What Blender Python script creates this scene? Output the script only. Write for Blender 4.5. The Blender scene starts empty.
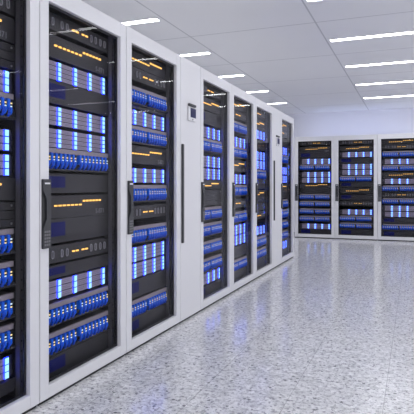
import bpy, bmesh, math, random
from mathutils import Vector, Matrix
random.seed(4)
S = bpy.context.scene
COL = S.collection
PI = math.pi

# ------------------------------------------------------------------ materials
def new_mat(name):
    m = bpy.data.materials.new(name); m.use_nodes = True
    nt = m.node_tree; nt.nodes.clear()
    out = nt.nodes.new('ShaderNodeOutputMaterial')
    return m, nt, out
def paint(name, col, rough=.4, metal=0., spec=.5, bump=0., bscale=300., var=0.):
    m, nt, out = new_mat(name)
    p = nt.nodes.new('ShaderNodeBsdfPrincipled')
    p.inputs['Base Color'].default_value = (*col, 1); p.inputs['Roughness'].default_value = rough
    p.inputs['Metallic'].default_value = metal; p.inputs['Specular IOR Level'].default_value = spec
    if bump or var:
        tc = nt.nodes.new('ShaderNodeTexCoord'); n = nt.nodes.new('ShaderNodeTexNoise')
        n.inputs['Scale'].default_value = bscale; nt.links.new(tc.outputs['Object'], n.inputs['Vector'])
        if bump:
            b = nt.nodes.new('ShaderNodeBump'); b.inputs['Strength'].default_value = bump; b.inputs['Distance'].default_value = .001
            nt.links.new(n.outputs['Fac'], b.inputs['Height']); nt.links.new(b.outputs['Normal'], p.inputs['Normal'])
        if var:
            r = nt.nodes.new('ShaderNodeMapRange'); r.inputs['To Min'].default_value = 1-var; r.inputs['To Max'].default_value = 1+var
            mx = nt.nodes.new('ShaderNodeMix'); mx.data_type = 'RGBA'; mx.blend_type = 'MULTIPLY'; mx.inputs[0].default_value = 1
            nt.links.new(n.outputs['Fac'], r.inputs['Value']); nt.links.new(r.outputs['Result'], mx.inputs[7])
            mx.inputs[6].default_value = (*col, 1); nt.links.new(mx.outputs[2], p.inputs['Base Color'])
    nt.links.new(p.outputs[0], out.inputs[0]); return m
def emit(name, col, strength):
    m, nt, out = new_mat(name)
    e = nt.nodes.new('ShaderNodeEmission'); e.inputs[0].default_value = (*col, 1); e.inputs[1].default_value = strength
    nt.links.new(e.outputs[0], out.inputs[0]); return m

WHITE = paint('white_powder_coat', (.72, .715, .735), .38, bump=.05, bscale=900)
JAMB = WHITE
HANDLE = paint('dark_plastic', (.035, .036, .042), .5, bump=.1)
BUTTON = paint('button_grey', (.16, .16, .17), .5)
LABELW = paint('white_print', (.75, .75, .78), .5)
LINER = paint('black_liner', (.022, .022, .026), .5)
RAIL = paint('grey_rail', (.13, .13, .135), .4, metal=.2)
DARK = paint('dark_chassis', (.021, .0205, .0215), .5, bump=.1, var=.15, bscale=40)
DRIVEFRAME = paint('drive_frame', (.035, .034, .045), .45)  # dark grey face plate of the drive shelves
BLACK = paint('black_plate', (.010, .010, .012), .4)
SHELF = paint('shelf_metal', (.30, .27, .28), .45, metal=.2, var=.1)
BAY = paint('drive_metal', (.36, .32, .38), .42, metal=.15, var=.1)
BAYD = paint('drive_groove', (.045, .042, .055), .5)
SLOT = paint('slot_grey', (.24, .24, .25), .5)
TEXT = paint('text_grey', (.20, .20, .21), .5)
NAVY = paint('navy_panel', (.002, .005, .10), .5, spec=.2)
SCREW = paint('screw_steel', (.35, .35, .36), .35, metal=.8)
CABLE = paint('blue_cable', (.003, .075, .62), .5, spec=.25)
PLUG = paint('blue_plug', (.004, .145, .86), .5, spec=.25)
SCREEN = paint('display_navy', (.003, .006, .075), .35, spec=.15)
GAPSHADE = paint('gap_shade_black', (.012, .012, .013), .6)  # base strip black, painted in for the shade at floor level
LED = emit('led_core', (.36, .76, 1.0), 1.75)
LEDHALO = emit('led_halo_edge', (.002, .014, 1.0), 13.)  # deep blue glow added around the core to cast a halo
AMBER = emit('amber_light', (1.0, .55, .13), 2.0)
PORTY = emit('port_yellow', (1.0, .80, .32), 1.5)
PORTW = emit('port_white', (.70, .92, 1.0), 1.3)
PORTR = emit('port_red', (.9, .16, .05), .5)
LAMP = emit('lamp_diffuser', (.95, .965, 1.0), 22.)
LAMPH = paint('lamp_housing', (.75, .75, .77), .5)

def glass_mat():
    m, nt, out = new_mat('door_glass')
    t = nt.nodes.new('ShaderNodeBsdfTransparent'); t.inputs[0].default_value = (.93, .925, .95, 1)
    g = nt.nodes.new('ShaderNodeBsdfGlossy'); g.inputs['Roughness'].default_value = .015
    g.inputs[0].default_value = (1, 1, 1, 1)
    f = nt.nodes.new('ShaderNodeFresnel'); f.inputs[0].default_value = 1.13     # coated outer face
    ge = nt.nodes.new('ShaderNodeNewGeometry'); fr = nt.nodes.new('ShaderNodeMath'); fr.operation = 'SUBTRACT'; fr.inputs[0].default_value = 1
    nt.links.new(ge.outputs['Backfacing'], fr.inputs[1])
    mu = nt.nodes.new('ShaderNodeMath'); mu.operation = 'MULTIPLY'
    nt.links.new(f.outputs[0], mu.inputs[0]); nt.links.new(fr.outputs[0], mu.inputs[1])
    mx = nt.nodes.new('ShaderNodeMixShader')
    nt.links.new(mu.outputs[0], mx.inputs[0]); nt.links.new(t.outputs[0], mx.inputs[1]); nt.links.new(g.outputs[0], mx.inputs[2])
    nt.links.new(mx.outputs[0], out.inputs[0]); return m
GLASS = glass_mat()

# node helper
class NT:
    def __init__(s, nt): s.nt = nt
    def n(s, t, **k):
        x = s.nt.nodes.new(t)
        for a, b in k.items(): setattr(x, a, b)
        return x
    def l(s, a, b): s.nt.links.new(a, b)
    def math(s, op, a, b=None, c=None):
        x = s.n('ShaderNodeMath', operation=op)
        for i, v in enumerate((a, b, c)):
            if v is None: continue
            if isinstance(v, (int, float)): x.inputs[i].default_value = v
            else: s.l(v, x.inputs[i])
        return x.outputs[0]
    def mix(s, f, a, b):
        x = s.n('ShaderNodeMix', data_type='RGBA')
        for i, v in ((0, f), (6, a), (7, b)):
            if isinstance(v, (int, float)): x.inputs[i].default_value = v
            elif isinstance(v, tuple): x.inputs[i].default_value = (*v, 1)
            else: s.l(v, x.inputs[i])
        return x.outputs[2]
    def seam(s, coord, off, period, width):
        a = s.math('SUBTRACT', coord, off - period*50)
        b = s.math('DIVIDE', a, period); fr = s.math('FRACT', b)
        d = s.math('MINIMUM', fr, s.math('SUBTRACT', 1., fr))
        return s.math('LESS_THAN', d, width/period/2)
    def ramp(s, v, lo, hi):
        x = s.n('ShaderNodeMapRange'); s.l(v, x.inputs['Value'])
        x.inputs['From Min'].default_value = lo; x.inputs['From Max'].default_value = hi
        return x.outputs[0]

def floor_mat():
    m, nt, out = new_mat('speckled_stone_tile'); N = NT(nt)
    tc = N.n('ShaderNodeTexCoord'); sp = N.n('ShaderNodeSeparateXYZ'); N.l(tc.outputs['Object'], sp.inputs[0])
    def noise(scale, detail=3, rough=.6):
        x = N.n('ShaderNodeTexNoise'); N.l(tc.outputs['Object'], x.inputs['Vector'])
        x.inputs['Scale'].default_value = scale; x.inputs['Detail'].default_value = detail; x.inputs['Roughness'].default_value = rough
        return x.outputs['Fac']
    a = noise(11, 5, .75); b = noise(38, 4, .7); c = noise(30, 4, .75); d = noise(70, 2, .5); e = noise(58, 3, .65)
    col = N.mix(N.ramp(a, .36, .62), (.62, .62, .625), (.84, .835, .835))
    col = N.mix(N.math('MULTIPLY', N.ramp(b, .50, .60), .85), col, (.36, .36, .38))
    col = N.mix(N.math('MULTIPLY', N.ramp(c, .53, .62), .85), col, (.92, .92, .92))
    col = N.mix(N.math('MULTIPLY', N.ramp(e, .58, .65), .9), col, (.13, .13, .15))
    v = N.n('ShaderNodeTexVoronoi'); N.l(tc.outputs['Object'], v.inputs['Vector']); v.inputs['Scale'].default_value = 36
    sc = N.n('ShaderNodeSeparateColor'); N.l(v.outputs['Color'], sc.inputs[0])
    speck = N.math('MULTIPLY', N.math('GREATER_THAN', sc.outputs[0], .72), N.math('LESS_THAN', N.math('ADD', v.outputs['Distance'], N.math('MULTIPLY', d, .5)), .56))
    col = N.mix(N.math('MULTIPLY', speck, N.ramp(sc.outputs[1], -.2, 1.1)), col, (.09, .09, .11))
    sm = N.math('MAXIMUM', N.seam(sp.outputs[0], 1.124, .461, .0035), N.seam(sp.outputs[1], 2.99, .922, .0025))
    col = N.mix(N.math('MULTIPLY', sm, .5), col, (.12, .12, .13))
    p = N.n('ShaderNodeBsdfPrincipled'); N.l(col, p.inputs['Base Color'])
    p.inputs['Roughness'].default_value = .16; p.inputs['Specular IOR Level'].default_value = .4
    N.l(p.outputs[0], out.inputs[0]); return m
def ceil_mat():
    m, nt, out = new_mat('ceiling_panel'); N = NT(nt)
    tc = N.n('ShaderNodeTexCoord'); sp = N.n('ShaderNodeSeparateXYZ'); N.l(tc.outputs['Object'], sp.inputs[0])
    sm = N.math('MAXIMUM', N.seam(sp.outputs[0], .769, 1.42, .016), N.seam(sp.outputs[1], 5.49, 1.44, .016))
    x = N.n('ShaderNodeTexNoise'); N.l(tc.outputs['Object'], x.inputs['Vector']); x.inputs['Scale'].default_value = 1.1
    base = N.mix(x.outputs['Fac'], (.77, .77, .79), (.81, .81, .825))
    col = N.mix(N.math('MULTIPLY', sm, .5), base, (.25, .25, .28))
    p = N.n('ShaderNodeBsdfPrincipled'); N.l(col, p.inputs['Base Color']); p.inputs['Roughness'].default_value = .7
    N.l(p.outputs[0], out.inputs[0]); return m
FLOOR = floor_mat(); CEIL = ceil_mat()
WALL = paint('wall_paint', (.84, .84, .90), .6, bump=.05, bscale=120, var=.02)

# ------------------------------------------------------------------ mesh helpers
class MB:
    """collects shapes into one mesh with several materials"""
    def __init__(s): s.bm = bmesh.new(); s.mats = []
    def mi(s, m):
        if m not in s.mats: s.mats.append(m)
        return s.mats.index(m)
    def box(s, x0, x1, y0, y1, z0, z1, m, bev=0.):
        r = bmesh.ops.create_cube(s.bm, size=1.)
        for v in r['verts']:
            v.co = Vector(((x0+x1)/2+v.co.x*(x1-x0), (y0+y1)/2+v.co.y*(y1-y0), (z0+z1)/2+v.co.z*(z1-z0)))
        fs = {f for v in r['verts'] for f in v.link_faces}
        i = s.mi(m)
        for f in fs: f.material_index = i
        if bev:
            es = {e for v in r['verts'] for e in v.link_edges}
            rr = bmesh.ops.bevel(s.bm, geom=list(es), offset=bev, segments=2, affect='EDGES', profile=.5)
            for f in rr['faces']: f.material_index = i
        return s
    def cyl(s, p0, p1, r, m, seg=10):
        p0, p1 = Vector(p0), Vector(p1); d = p1-p0
        q = d.to_track_quat('Z', 'Y').to_matrix().to_4x4()
        rr = bmesh.ops.create_cone(s.bm, cap_ends=True, segments=seg, radius1=r, radius2=r, depth=d.length, matrix=Matrix.Translation((p0+p1)/2) @ q)
        i = s.mi(m)
        for f in {f for v in rr['verts'] for f in v.link_faces}: f.material_index = i
        return s
    def tube(s, pts, r, m, seg=6):
        pts = [Vector(p) for p in pts]; rings = []
        for k, p in enumerate(pts):
            t = (pts[min(k+1, len(pts)-1)]-pts[max(k-1, 0)]).normalized()
            u = t.cross(Vector((1, 0, 0))); u = u.normalized() if u.length > .01 else Vector((0, 1, 0)); w = t.cross(u)
            rings.append([s.bm.verts.new(p+u*r*math.cos(2*PI*j/seg)+w*r*math.sin(2*PI*j/seg)) for j in range(seg)])
        i = s.mi(m)
        for a, b in zip(rings, rings[1:]):
            for j in range(seg):
                f = s.bm.faces.new((a[j], a[(j+1) % seg], b[(j+1) % seg], b[j])); f.material_index = i; f.smooth = True
        for ring in (rings[0], rings[-1]):
            f = s.bm.faces.new(ring); f.material_index = i
        return s
    def prism(s, outline, y0, y1, m):
        """outline in (x,z), extruded in y"""
        a = [s.bm.verts.new((x, y0, z)) for x, z in outline]; b = [s.bm.verts.new((x, y1, z)) for x, z in outline]
        i = s.mi(m); n = len(a); fs = [s.bm.faces.new(a), s.bm.faces.new(b[::-1])]
        for k in range(n): fs.append(s.bm.faces.new((a[k], b[k], b[(k+1) % n], a[(k+1) % n])))
        for f in fs: f.material_index = i
        return s
    def ring(s, cx, cz, w, h, t, y0, y1, m, seg=5):
        """rounded upright slot frame"""
        def outl(w, h):
            r = w/2; o = []
            for k in range(seg+1):
                an = PI*k/seg; o.append((cx+r*math.cos(an), cz+h/2-r+r*math.sin(an)))
            for k in range(seg+1):
                an = PI+PI*k/seg; o.append((cx+r*math.cos(an), cz-h/2+r+r*math.sin(an)))
            return o
        A, B = outl(w, h), outl(w-2*t, h-2*t); n = len(A); i = s.mi(m)
        va = [s.bm.verts.new((x, y0, z)) for x, z in A]; vb = [s.bm.verts.new((x, y0, z)) for x, z in B]
        vc = [s.bm.verts.new((x, y1, z)) for x, z in A]; vd = [s.bm.verts.new((x, y1, z)) for x, z in B]
        for k in range(n):
            j = (k+1) % n
            for q in ((va[k], va[j], vb[j], vb[k]), (va[k], vc[k], vc[j], va[j]), (vb[k], vb[j], vd[j], vd[k])):
                s.bm.faces.new(q).material_index = i
        return s
    def mesh(s, name):
        bmesh.ops.recalc_face_normals(s.bm, faces=s.bm.faces[:])
        me = bpy.data.meshes.new(name); s.bm.to_mesh(me); s.bm.free()
        for m in s.mats: me.materials.append(m)
        return me

def obj(name, me, parent=None, loc=(0, 0, 0)):
    if isinstance(me, MB): me = me.mesh(name)
    o = bpy.data.objects.new(name, me); COL.objects.link(o); o.location = loc
    if parent is not None: o.parent = parent
    return o
def tag(o, label, cat, group=None):
    o['label'] = label; o['category'] = cat
    if group: o['group'] = group
    return o
def thing(name, label, cat, loc, rz=0., group=None):
    o = bpy.data.objects.new(name, None); COL.objects.link(o); o.empty_display_size = .1
    o.location = loc; o.rotation_euler = (0, 0, rz)
    return tag(o, label, cat, group)
def struct(name, mb):
    o = obj(name, mb); o['kind'] = 'structure'; return o

# ------------------------------------------------------------------ room
X0, X1, YF, YW, HC = -2.25, 5.15, -4.2, 12.30, 2.80
struct('floor', MB().box(X0-.1, X1+.1, YF-.1, YW+.1, -.1, 0, FLOOR))
struct('ceiling', MB().box(X0-.1, X1+.1, YF-.1, YW+.1, HC, HC+.1, CEIL))
struct('wall_left', MB().box(X0-.1, X0, YF, YW, 0, HC, WALL))
struct('wall_back', MB().box(X0-.1, X1+.1, YW, YW+.1, 0, HC, WALL))

# unseen open window frame, added on the right to let daylight in
wb = MB().box(X1, X1+.08, YF, YW, 0, .06, LAMPH).box(X1, X1+.08, YF, YW, HC-.06, HC, LAMPH)
for k in range(6):
    y = YF+.04+(YW-YF-.08)*k/5; wb.box(X1, X1+.08, y-.03, y+.03, .06, HC-.06, LAMPH)
struct('added_window_1', wb)
# ------------------------------------------------------------------ ceiling lights
lamp_h = MB()
for a in ((-.67, .67, -.050, -.042), (-.67, .67, .042, .050), (-.67, -.66, -.042, .042), (.66, .67, -.042, .042)):
    lamp_h.box(a[0], a[1], a[2], a[3], -.012, 0, LAMPH)
lamp_h = lamp_h.mesh('light_housing')
lamp_d = MB().box(-.66, .66, -.042, .042, -.009, 0, LAMP).mesh('light_diffuser')
ORD = ['nearest', 'second nearest', 'third nearest', 'fourth nearest', 'farthest']
def ceiling_light(x, y, label):
    t = thing('ceiling_light', label, 'ceiling light', (x, y, HC), 0, 'linear ceiling lights')
    obj('housing', lamp_h, t); obj('diffuser', lamp_d, t)
ys = [4.77+1.44*k for k in range(5)]
for k, y in enumerate(ys):
    ceiling_light(.769+.71, y, f'{ORD[k]} strip light of the long right column on the white ceiling')
    ceiling_light(-.651-.71, y, f'{ORD[k]} strip light half hidden above the left rack row')
    ceiling_light(3.61+.71, y, f'{ORD[k]} ceiling strip light beyond the right edge of view')
for k in range(1, 5):
    for x, side in ((1.479, 'middle'), (-1.361, 'left'), (4.32, 'right')):
        ceiling_light(x, 4.77-1.44*k, f'{side} strip light of the {["first","second","third","fourth"][k-1]} ceiling row nearer than the picture shows')

# cool light strip along the rear of the back rack tops, washing the wall and ceiling behind
COVE = emit('cove_light', (.60, .68, 1.0), 9.5)
cl = thing('light_strip', 'bluish light strip lying along the top of the back wall racks', 'light strip', (.60, 11.95, 2.1345), 0)
obj('housing', MB().box(-1.24, 1.24, -.03, .03, 0, .016, LAMPH, .002), cl); obj('diffuser', MB().box(-1.23, 1.23, -.025, .025, .0155, .024, COVE), cl)
# ------------------------------------------------------------------ racks
PW, RH = .84, 2.134
YG0 = 2.182-.07
FW, ZG0, ZG1 = .07, .083, 2.040
XB, YB = -.577-.07, 11.064
DEPTH = .98
def front(rz, org):
    """world position of local (w, depth, z)"""
    M = Matrix.Translation(org) @ Matrix.Rotation(rz, 4, 'Z')
    return lambda w, d, z: M @ Vector((w, d, z))

def body_mesh(W, split=False):
    h = W/2-.003; b = MB(); y0, y1 = .034, DEPTH; z0 = .019
    b.box(-h, -h+.02, y0, y1, z0, RH, WHITE); b.box(h-.02, h, y0, y1, z0, RH, WHITE)
    b.box(-h+.02, h-.02, y0, y1, RH-.02, RH, WHITE); b.box(-h+.02, h-.02, y0, y1, z0, z0+.02, WHITE)
    b.box(-h+.02, h-.02, y1-.02, y1, z0+.02, RH-.02, WHITE)
    return b.mesh('body')
def liner_mesh(W):
    h = W/2-.023; b = MB(); y0, y1 = .040, DEPTH-.02; z0, z1 = .0395, RH-.02
    b.box(-h, -h+.006, y0, y1, z0, z1, LINER); b.box(h-.006, h, y0, y1, z0, z1, LINER)
    b.box(-h, h, y1-.006, y1, z0, z1, LINER); b.box(-h, h, y0, y1, z0, z0+.006, LINER); b.box(-h, h, y0, y1, z1-.006, z1, LINER)
    return b.mesh('inner_liner')
def shade_plinth_mesh(W):
    b = MB(); h = W/2-.008
    b.box(-h, h, .014, DEPTH-.03, 0, .0185, GAPSHADE)  # black strip stands in for the shaded gap under each cabinet
    return b.mesh('plinth')
def rail_mesh():
    b = MB(); b.box(-.013, .013, .072, .098, .047, RH-.026, RAIL)
    for k in range(38): b.box(-.004, .004, .0705, .0725, .13+k*.05, .138+k*.05, BLACK)
    return b.mesh('mounting_rail')
rail_m = rail_mesh()
def door_mesh():
    h = PW/2-.003; b = MB(); z0, z1 = .018, RH
    i = PW/2-FW
    b.box(-h, -i, 0, .030, z0, z1, WHITE, .003); b.box(i, h, 0, .030, z0, z1, WHITE, .003)
    b.box(-i-.001, i+.001, 0.0004, .030, ZG1, z1-.0004, WHITE, .003); b.box(-i-.001, i+.001, 0.0004, .030, z0+.0004, ZG0, WHITE, .003)
    return b.mesh('door')
def gasket_mesh():
    i = PW/2-FW; b = MB(); t = .012
    for x0, x1, z0, z1 in ((-i, -i+t, ZG0, ZG1), (i-t, i, ZG0, ZG1), (-i+t, i-t, ZG1-t, ZG1), (-i+t, i-t, ZG0, ZG0+t)):
        b.box(x0, x1, .0262, .034, z0, z1, BLACK)
    return b.mesh('gasket')
i_ = PW/2-FW
glass_m = MB().box(-i_, i_, .0215, .0260, ZG0, ZG1, GLASS).mesh('glass_pane')
gask_m = gasket_mesh(); door_m = door_mesh(); body_m = body_mesh(PW); liner_m = liner_mesh(PW); shade_plinth_m = shade_plinth_mesh(PW)
def handle_mesh():
    b = MB(); x0, x1, z0, z1 = -.029, .029, .783, 1.131
    b.box(x0, x1, -.004, .0, z0, z1, BLACK, .0015)                    # recessed back plate
    # raised body: full width at both ends, a slim grip on the right between them
    b.prism([(x0, z0), (x1, z0), (x1, z1), (x0, z1), (x0, 1.075), (-.002, 1.030), (-.002, .930), (x0, .885)], -.013, -.003, HANDLE)
    b.box(-.018, .022, -.0140, -.0125, 1.106, 1.114, LABELW)
    for r in range(5):
        for c in range(3): b.box(-.021+c*.016, -.010+c*.016, -.0150, -.0125, .796+r*.0165, .806+r*.0165, BUTTON)
    return b.mesh('handle')
handle_m = handle_mesh()

def rack(org, rz, label, group):
    t = thing('server_rack', label, 'server rack', org, rz, group)
    obj('body', body_m, t); obj('inner_liner', liner_m, t); obj('plinth', shade_plinth_m, t)
    obj('mounting_rail', rail_m, t, (-.372, 0, 0)); obj('mounting_rail', rail_m, t, (.372, 0, 0))
    d = obj('door', door_m, t)
    obj('glass_pane', glass_m, d); obj('gasket', gask_m, d); obj('handle', handle_m, d, (-PW/2+.040, 0, 0))
    return t

def slim_mesh():
    W = .42; h = W/2-.003
    return MB().box(-h, h, 0, .03, .018, RH, WHITE, .003).mesh('door')
slim_d = slim_mesh(); slim_b = MB().box(-.207, .207, .034, DEPTH, .019, RH, WHITE, .002).mesh('body'); slim_p = shade_plinth_mesh(.42)
def slim_handle():
    b = MB(); x0, x1 = -.196, -.166
    b.box(x0, x1, -.014, .0, .641, 1.432, HANDLE, .003)
    return b.mesh('handle')
def controller_parts(t):
    d = obj('door', slim_d, t)
    obj('handle', slim_handle(), d)
    b = MB(); b.box(-.075, .075, -.016, 0, 1.633, 1.750, WHITE, .008); b.box(-.070, .070, -.020, 0, 1.756, 1.776, HANDLE, .004)
    c = obj('controller', b, t)
    obj('screen', MB().box(-.045, .064, -.0185, -.0150, 1.664, 1.741, SCREEN, .001), c)
    obj('button', MB().cyl((.0, -.016, 1.648), (.0, -.019, 1.648), .007, BUTTON, 12), c)
def slim(org, label):
    t = thing('cooling_cabinet', label, 'cabinet', org, PI/2, 'slim cabinets between the racks')
    obj('body', slim_b, t); obj('plinth', slim_p, t)
    controller_parts(t)

# ------------------------------------------------------------------ rack units (local: x across, y into the rack, z up from the unit's base)
HWU = .335; UD = .55
cache = {}
def memo(key, fn):
    if key not in cache: cache[key] = fn()
    return cache[key]
def chassis(h, m=DARK, face=0., depth=UD, wing=True):
    def f():
        b = MB(); b.box(-HWU, HWU, face, face+.012, 0, h, m, .0015)
        b.box(-HWU+.01, HWU-.01, face+.012, depth, .001, h-.001, BLACK)
        b.box(-.358, -HWU+.02, .012, .016, .004, h-.004, BLACK); b.box(HWU-.02, .358, .012, .016, .004, h-.004, BLACK)
        return b.mesh('chassis')
    return memo(('ch', round(h, 4), m.name, face, depth), f)
LW = [-.147, -.001, .145, .291]      # light strips across a drive shelf
PITCH = .1465
def bay_mesh(rh):
    def f():
        b = MB(); x1 = -.0140; x0 = -PITCH+.0140
        b.box(x0, x1, -.003, .010, .0012, rh-.0012, BAYD)
        g = rh-.0024
        for a, c in ((.05, .30), (.38, .62), (.70, .95)): b.box(x0+.001, x1, -.008, -.002, .0012+g*a, .0012+g*c, BAY)
        b.box(x0+.001, x0+.016, -.0076, -.002, .0012+g*.2, .0012+g*.8, BAY); b.box(x1-.022, x1, -.0076, -.002, .0012+g*.2, .0012+g*.8, BAY)
        return b.mesh('drive_bay')
    return memo(('bay', round(rh, 4)), f)
def led_mesh(rh):
    def f():
        b = MB(); b.box(-.0130, .0130, -.0122, -.004, .0020, rh-.0020, LEDHALO); b.box(-.0118, .0118, -.0142, -.012, .0026, rh-.0026, LED)
        return b.mesh('light_strip')
    return memo(('led', round(rh, 4)), f)
def drive_shelf(M, rz, z1, h, rows, label, group):
    t = thing('drive_shelf', label, 'storage server', M(0, .102, z1-h), rz, group)
    obj('chassis', chassis(h, DRIVEFRAME), t)
    rh = h/rows
    for r in range(rows):
        for w in LW:
            b = obj('drive_bay', bay_mesh(rh), t, (w, 0, r*rh))
            obj('light_strip', led_mesh(rh), b)
def cable_mesh(v):
    def f():
        rr = random.Random(v); b = MB(); dx = (rr.random()-.5)*.008
        b.box(-.0155, .0015, -.024, .004, .038, .089, PLUG, .002)                  # upright plug body
        b.box(-.0150, .0010, -.021, .004, .086, .0925, CABLE, .002)
        b.box(-.0135, -.0005, -.027, -.020, .030, .050, CABLE, .002)               # boot
        b.tube([(-.007, -.021, .040), (-.007+dx*.4, -.024, .026), (-.006+dx, -.019, .012), (dx-.006, -.002, .008)], .0066, CABLE, 7)
        b.tube([(.010, -.012, .060), (.010, -.020, .046), (.010+dx*.4, -.021, .030), (.010+dx, -.014, .020), (.010+dx, -.001, .018)], .0062, PLUG, 7)
        return b.mesh('patch_cable')
    return memo(('cab', v), f)
def port_mesh(v):
    def f():
        rr = random.Random(v*7+1); b = MB()
        m1 = rr.choice([PORTY, PORTY, PORTW, PORTW]); m2 = rr.choice([PORTY, PORTW, PORTW, PORTR])
        b.box(.0015, .0165, -.0222, -.016, .044, .082, BLACK)
        b.box(.0025, .0135, -.0236, -.0215, .0665, .0725, m1); b.box(.0025, .0135, -.0236, -.0215, .0520, .0575, m2)
        return b.mesh('port_light')
    return memo(('port', v), f)
PLW = [-.312+.0378*k for k in range(8)]+[.018+.0378*k for k in range(8)]
def patch_panel(M, rz, z1, label, group):
    h = .122
    t = thing('patch_panel', label, 'network switch', M(0, .085, z1-h), rz, group)
    obj('chassis', chassis(h, DARK, .004), t)
    obj('top_shelf', memo('shelf', lambda: MB().box(-.318, .318, -.013, .004, h-.027, h, SHELF, .002).mesh('top_shelf')), t)
    obj('front_tray', memo('tray', lambda: MB().box(-HWU, HWU, -.014, .004, .0, .012, DARK, .002).box(-HWU, HWU, -.002, .004, .084, h-.027, BLACK).mesh('front_tray')), t)
    for k, w in enumerate(PLW):
        v = random.randrange(9)
        c = obj('patch_cable', cable_mesh(v), t, (w, 0, .004)); obj('port_light', port_mesh(random.randrange(12)), c)
dash_m = MB().box(-.0105, .0105, -.006, .002, -.0042, .0042, AMBER).mesh('status_light')
dash_s = MB().box(-.0090, .0090, -.006, .002, -.0050, .0050, AMBER).mesh('status_light')
def text_mesh():
    cu = bpy.data.curves.new('model_text', 'FONT'); cu.body = 'S-871'; cu.size = .042; cu.extrude = .0006; cu.align_x = 'RIGHT'
    o = bpy.data.objects.new('model_text', cu); COL.objects.link(o)
    bpy.context.view_layer.update()
    dg = bpy.context.evaluated_depsgraph_get()
    me = bpy.data.meshes.new_from_object(o.evaluated_get(dg))
    bpy.data.objects.remove(o); bpy.data.curves.remove(cu)
    me.transform(Matrix.Rotation(PI/2, 4, 'X')); me.materials.clear(); me.materials.append(TEXT); me.name = 'model_text'
    return me
text_m = text_mesh()
def control_unit(M, rz, zr, h, label, group, top=.04):
    z0 = zr+top-h
    t = thing('control_server', label, 'server', M(0, .085, z0), rz, group)
    obj('chassis', chassis(h, DARK), t)
    zz = zr-z0
    for k in range(7): obj('status_light', dash_m, t, (-.190+.0375*k, 0, zz-.021))
    for k in range(6): obj('status_light', dash_s, t, (.072+.033*k, 0, zz))
    if h > .11: obj('model_text', text_m, t, (.290, -.0012, .012))
slot_m = MB().ring(0, 0, .022, .046, .0055, -.004, .001, SLOT).mesh('slot')
def fan_unit(M, rz, zc, label, group, h=.092):
    t = thing('slotted_server', label, 'server', M(0, .085, zc-h/2), rz, group)
    obj('chassis', chassis(h, DARK), t)
    for w in (-.262, -.214, -.135, -.088, .146, .194, .245, .292): obj('slot', slot_m, t, (w, 0, h/2))
    for k, w in enumerate((-.030, .005, .062, .097)): obj('status_light', dash_m, t, (w, 0, h/2))
def blank_unit(M, rz, z1, z0, label, group):
    h = z1-z0
    t = thing('blank_server', label, 'server', M(0, .085, z0), rz, group)
    obj('chassis', chassis(h, DARK), t)
    obj('navy_panel', memo(('nv', round(h, 3)), lambda: MB().box(-.300, -.105, -.002, .002, h*.28, h*.86, NAVY).mesh('navy_panel')), t)
def box_unit(M, rz, z1, z0, label, group):
    h = z1-z0
    t = thing('black_server', label, 'server', M(0, .085, z0), rz, group)
    def f():
        b = MB(); n = 3
        for k in range(n): b.box(-HWU, HWU, 0, .012, k*h/n+.002, (k+1)*h/n-.002, DARK, .002)
        b.box(-HWU+.01, HWU-.01, .010, UD, .001, h-.001, BLACK)
        b.box(-.358, -HWU+.02, .012, .016, .004, h-.004, BLACK); b.box(HWU-.02, .358, .012, .016, .004, h-.004, BLACK)
        return b.mesh('chassis')
    obj('chassis', memo(('bx', round(h, 3)), f), t)
    sm = memo('screw', lambda: MB().cyl((0, .001, 0), (0, -.003, 0), .006, SCREW, 10).mesh('screw'))
    for x in (-.315, .315):
        for z in (.018, h-.018): obj('screw', sm, t, (x, 0, z))

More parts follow.
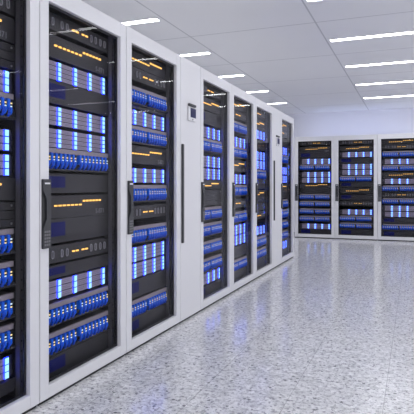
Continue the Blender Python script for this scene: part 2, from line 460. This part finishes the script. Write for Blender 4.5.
LAY = {
'C1': [('T4',1.970),('T3',1.876,.120),('BX',1.783,1.659),('S3',1.650),('CB',1.540),('S3',1.369),('S3',1.249),('T3',1.105,.110),('BX',1.021,0.897),('CB',0.892),('CB',0.735),('CB',0.582),('CB',0.434),('S3',0.274),('BL',0.162,0.100)],
'C2': [('T4',1.985),('T3',1.880,.125),('S4',1.777),('BL',1.669,1.542),('S4',1.531),('S4',1.409),('CB',1.301),('BL',1.165,1.058),('T3',1.010,.125),('BL',0.918,0.785),('T4',0.725),('BL',0.665,0.595),('S3',0.582),('CB',0.465),('CB',0.310),('BL',0.178,0.064)],
'C3': [('T3',2.000,.105),('T4',1.880),('CB',1.788),('BL',1.663,1.640),('S4',1.630),('CB',1.515),('T3',1.345,.125),('S3',1.223),('CB',1.104),('T4',0.910),('CB',0.815),('S4',0.667),('S4',0.553),('BL',0.443,0.315),('CB',0.305),('BL',0.175,0.064)],
'C4': [('T4',2.000),('T3',1.890,.120),('BL',1.800,1.675),('S4',1.655),('CB',1.539),('S4',1.380),('S4',1.263),('T3',1.120,.078),('BX',1.058,0.912),('CB',0.897),('CB',0.747),('CB',0.581),('CB',0.420),('S3',0.276),('BL',0.160,0.064)],
'C5': [('T3',2.003,.105),('T4',1.880),('CB',1.800),('S4',1.635),('CB',1.526),('T3',1.345,.125),('S4',1.224),('CB',1.108),('T4',0.905),('CB',0.816),('S3',0.665),('S3',0.550),('BL',0.430,0.311),('CB',0.295),('BL',0.160,0.064)],
'C6': [('T4',2.000),('T3',1.892,.125),('S3',1.793),('BX',1.680,1.554),('S4',1.529),('S4',1.415),('CB',1.300),('BL',1.165,1.060),('T3',1.010,.125),('BL',0.915,0.785),('T4',0.725),('S3',0.588),('CB',0.460),('CB',0.314),('BL',0.178,0.064)],
'C7': [('T3',2.003,.105),('T4',1.880),('BL',1.809,1.688),('S3',1.673),('CB',1.555),('S3',1.375),('S3',1.248),('T3',1.090,.085),('BL',1.035,0.914),('CB',0.899),('CB',0.747),('CB',0.588),('CB',0.436),('S3',0.265),('BL',0.150,0.064)],
'B1': [('T4',2.000),('T3',1.896,.125),('BL',1.805,1.682),('S3',1.668),('CB',1.549),('S3',1.392),('S3',1.271),('T3',1.125,.075),('BX',1.085,0.941),('CB',0.926),('CB',0.778),('CB',0.619),('CB',0.465),('S3',0.297),('BL',0.185,0.064)],
'B2': [('T4',1.995),('T3',1.890,.105),('S3',1.795),('BL',1.671,1.562),('S3',1.548),('S3',1.428),('CB',1.305),('BL',1.172,1.065),('T3',1.015,.105),('BL',0.920,0.800),('T4',0.738),('S3',0.611),('CB',0.487),('CB',0.339),('BL',0.201,0.064)],
'B3': [('T3',2.003,.105),('T4',1.880),('CB',1.795),('S3',1.639),('CB',1.515),('T3',1.335,.105),('S3',1.242),('CB',1.106),('T4',0.920),('CB',0.852),('S3',0.700),('S3',0.580),('BL',0.457,0.347),('CB',0.331),('BL',0.197,0.064)],
}
PLACE = {}
for n, k in ((-1, 'C1'), (0, 'C2'), (1, 'C3'), (2.5, 'C4'), (3.5, 'C5'), (4.5, 'C6'), (6, 'C7')):
    PLACE[k] = (Vector((0, YG0+PW*n+PW/2, 0)), PI/2)
for n, k in enumerate(('B1', 'B2', 'B3')):
    PLACE[k] = (Vector((XB+PW*n+PW/2, YB, 0)), 0.)
RL = {'C1': ('nearest white glass-door rack, leftmost and cut off by the photo edge', 'in the leftmost rack'),
 'C2': ('large white rack second from left with the biggest handle and keypad', 'in the second rack from left'),
 'C3': ('white rack third from left, touching the nearer slim cabinet', 'in the third rack from left'),
 'C4': ('white rack just beyond the nearer slim cabinet with controller', 'in the rack just past the nearer slim cabinet'),
 'C5': ('white rack second beyond the nearer slim cabinet, in the left row', 'in the second rack past the nearer slim cabinet'),
 'C6': ('white rack just before the farther slim cabinet, in the left row', 'in the rack before the farther slim cabinet'),
 'C7': ('white rack ending the left row, just past the farther slim cabinet', 'in the last rack of the left row'),
 'B1': ('leftmost of the three white racks standing against the back wall', 'in the left rack of the back row'),
 'B2': ('middle of the three white racks standing against the back wall', 'in the middle rack of the back row'),
 'B3': ('rightmost white rack by the back wall, cut off by the photo edge', 'in the right rack of the back row')}
NTH = ['topmost', 'second', 'third', 'fourth', 'fifth']
KD = {'S': 'blue-lit drive shelf', 'CB': 'blue-cabled patch panel', 'T3': 'server with amber dashes', 'T4': 'server with upright slots', 'BL': 'plain dark server with navy panel', 'BX': 'plain black server'}
GR = {'S': 'blue-lit drive shelves in the racks', 'CB': 'patch panels with blue cables in the racks', 'T3': 'servers with amber dashes in the racks', 'T4': 'slotted servers in the racks', 'BL': 'plain dark servers in the racks', 'BX': 'plain black servers in the racks'}
for key, units in LAY.items():
    org, rz = PLACE[key]; M = front(rz, org)
    rack(org, rz, RL[key][0], 'white server racks')
    kinds = [u[0] if u[0][0] != 'S' else 'S' for u in units]; seen = {}
    for u, kd in zip(units, kinds):
        n = kinds.count(kd); i = seen.get(kd, 0); seen[kd] = i+1
        o = 'only' if n == 1 else ('lowest' if i == n-1 else ('topmost' if i == 0 else NTH[i]))
        lab = f'{o} {KD[kd]} {RL[key][1]}'
        g = GR[kd]
        if kd == 'S': drive_shelf(M, rz, u[1], .103, int(u[0][1]), lab, g)
        elif kd == 'CB': patch_panel(M, rz, u[1], lab, g)
        elif kd == 'T3': control_unit(M, rz, u[1], u[2], lab, g, .034)
        elif kd == 'T4': fan_unit(M, rz, u[1], lab, g)
        elif kd == 'BL': blank_unit(M, rz, u[1], u[2], lab, g)
        else: box_unit(M, rz, u[1], u[2], lab, g)
slim(Vector((0, YG0+PW*2+.21, 0)), 'nearer slim white cabinet with wall controller and long dark handle')
slim(Vector((0, YG0+PW*5.5+.21, 0)), 'farther slim white cabinet with small controller, before the last left rack')

# ------------------------------------------------------------------ world, camera, view
w = bpy.data.worlds.new('World'); S.world = w; w.use_nodes = True
w.node_tree.nodes['Background'].inputs[0].default_value = (.91, .92, 1, 1); w.node_tree.nodes['Background'].inputs[1].default_value = 1.35
cam = bpy.data.cameras.new('camera'); co = bpy.data.objects.new('camera', cam); COL.objects.link(co)
cam.sensor_width = 36; cam.sensor_fit = 'HORIZONTAL'; cam.lens = 523.88*36/414
cam.shift_y = -(207-185.93)/414; cam.clip_start = .05
co.location = (1.7293, 0, 1.0972); co.rotation_euler = (PI/2, 0, .37732)
S.camera = co
S.view_settings.view_transform = 'Standard'; S.view_settings.look = 'None'; S.view_settings.gamma = 1
S.view_settings.use_curve_mapping = False
S.view_settings.exposure = -0.09
S.cycles.max_bounces = 12; S.cycles.transparent_max_bounces = 16; S.cycles.use_denoising = True
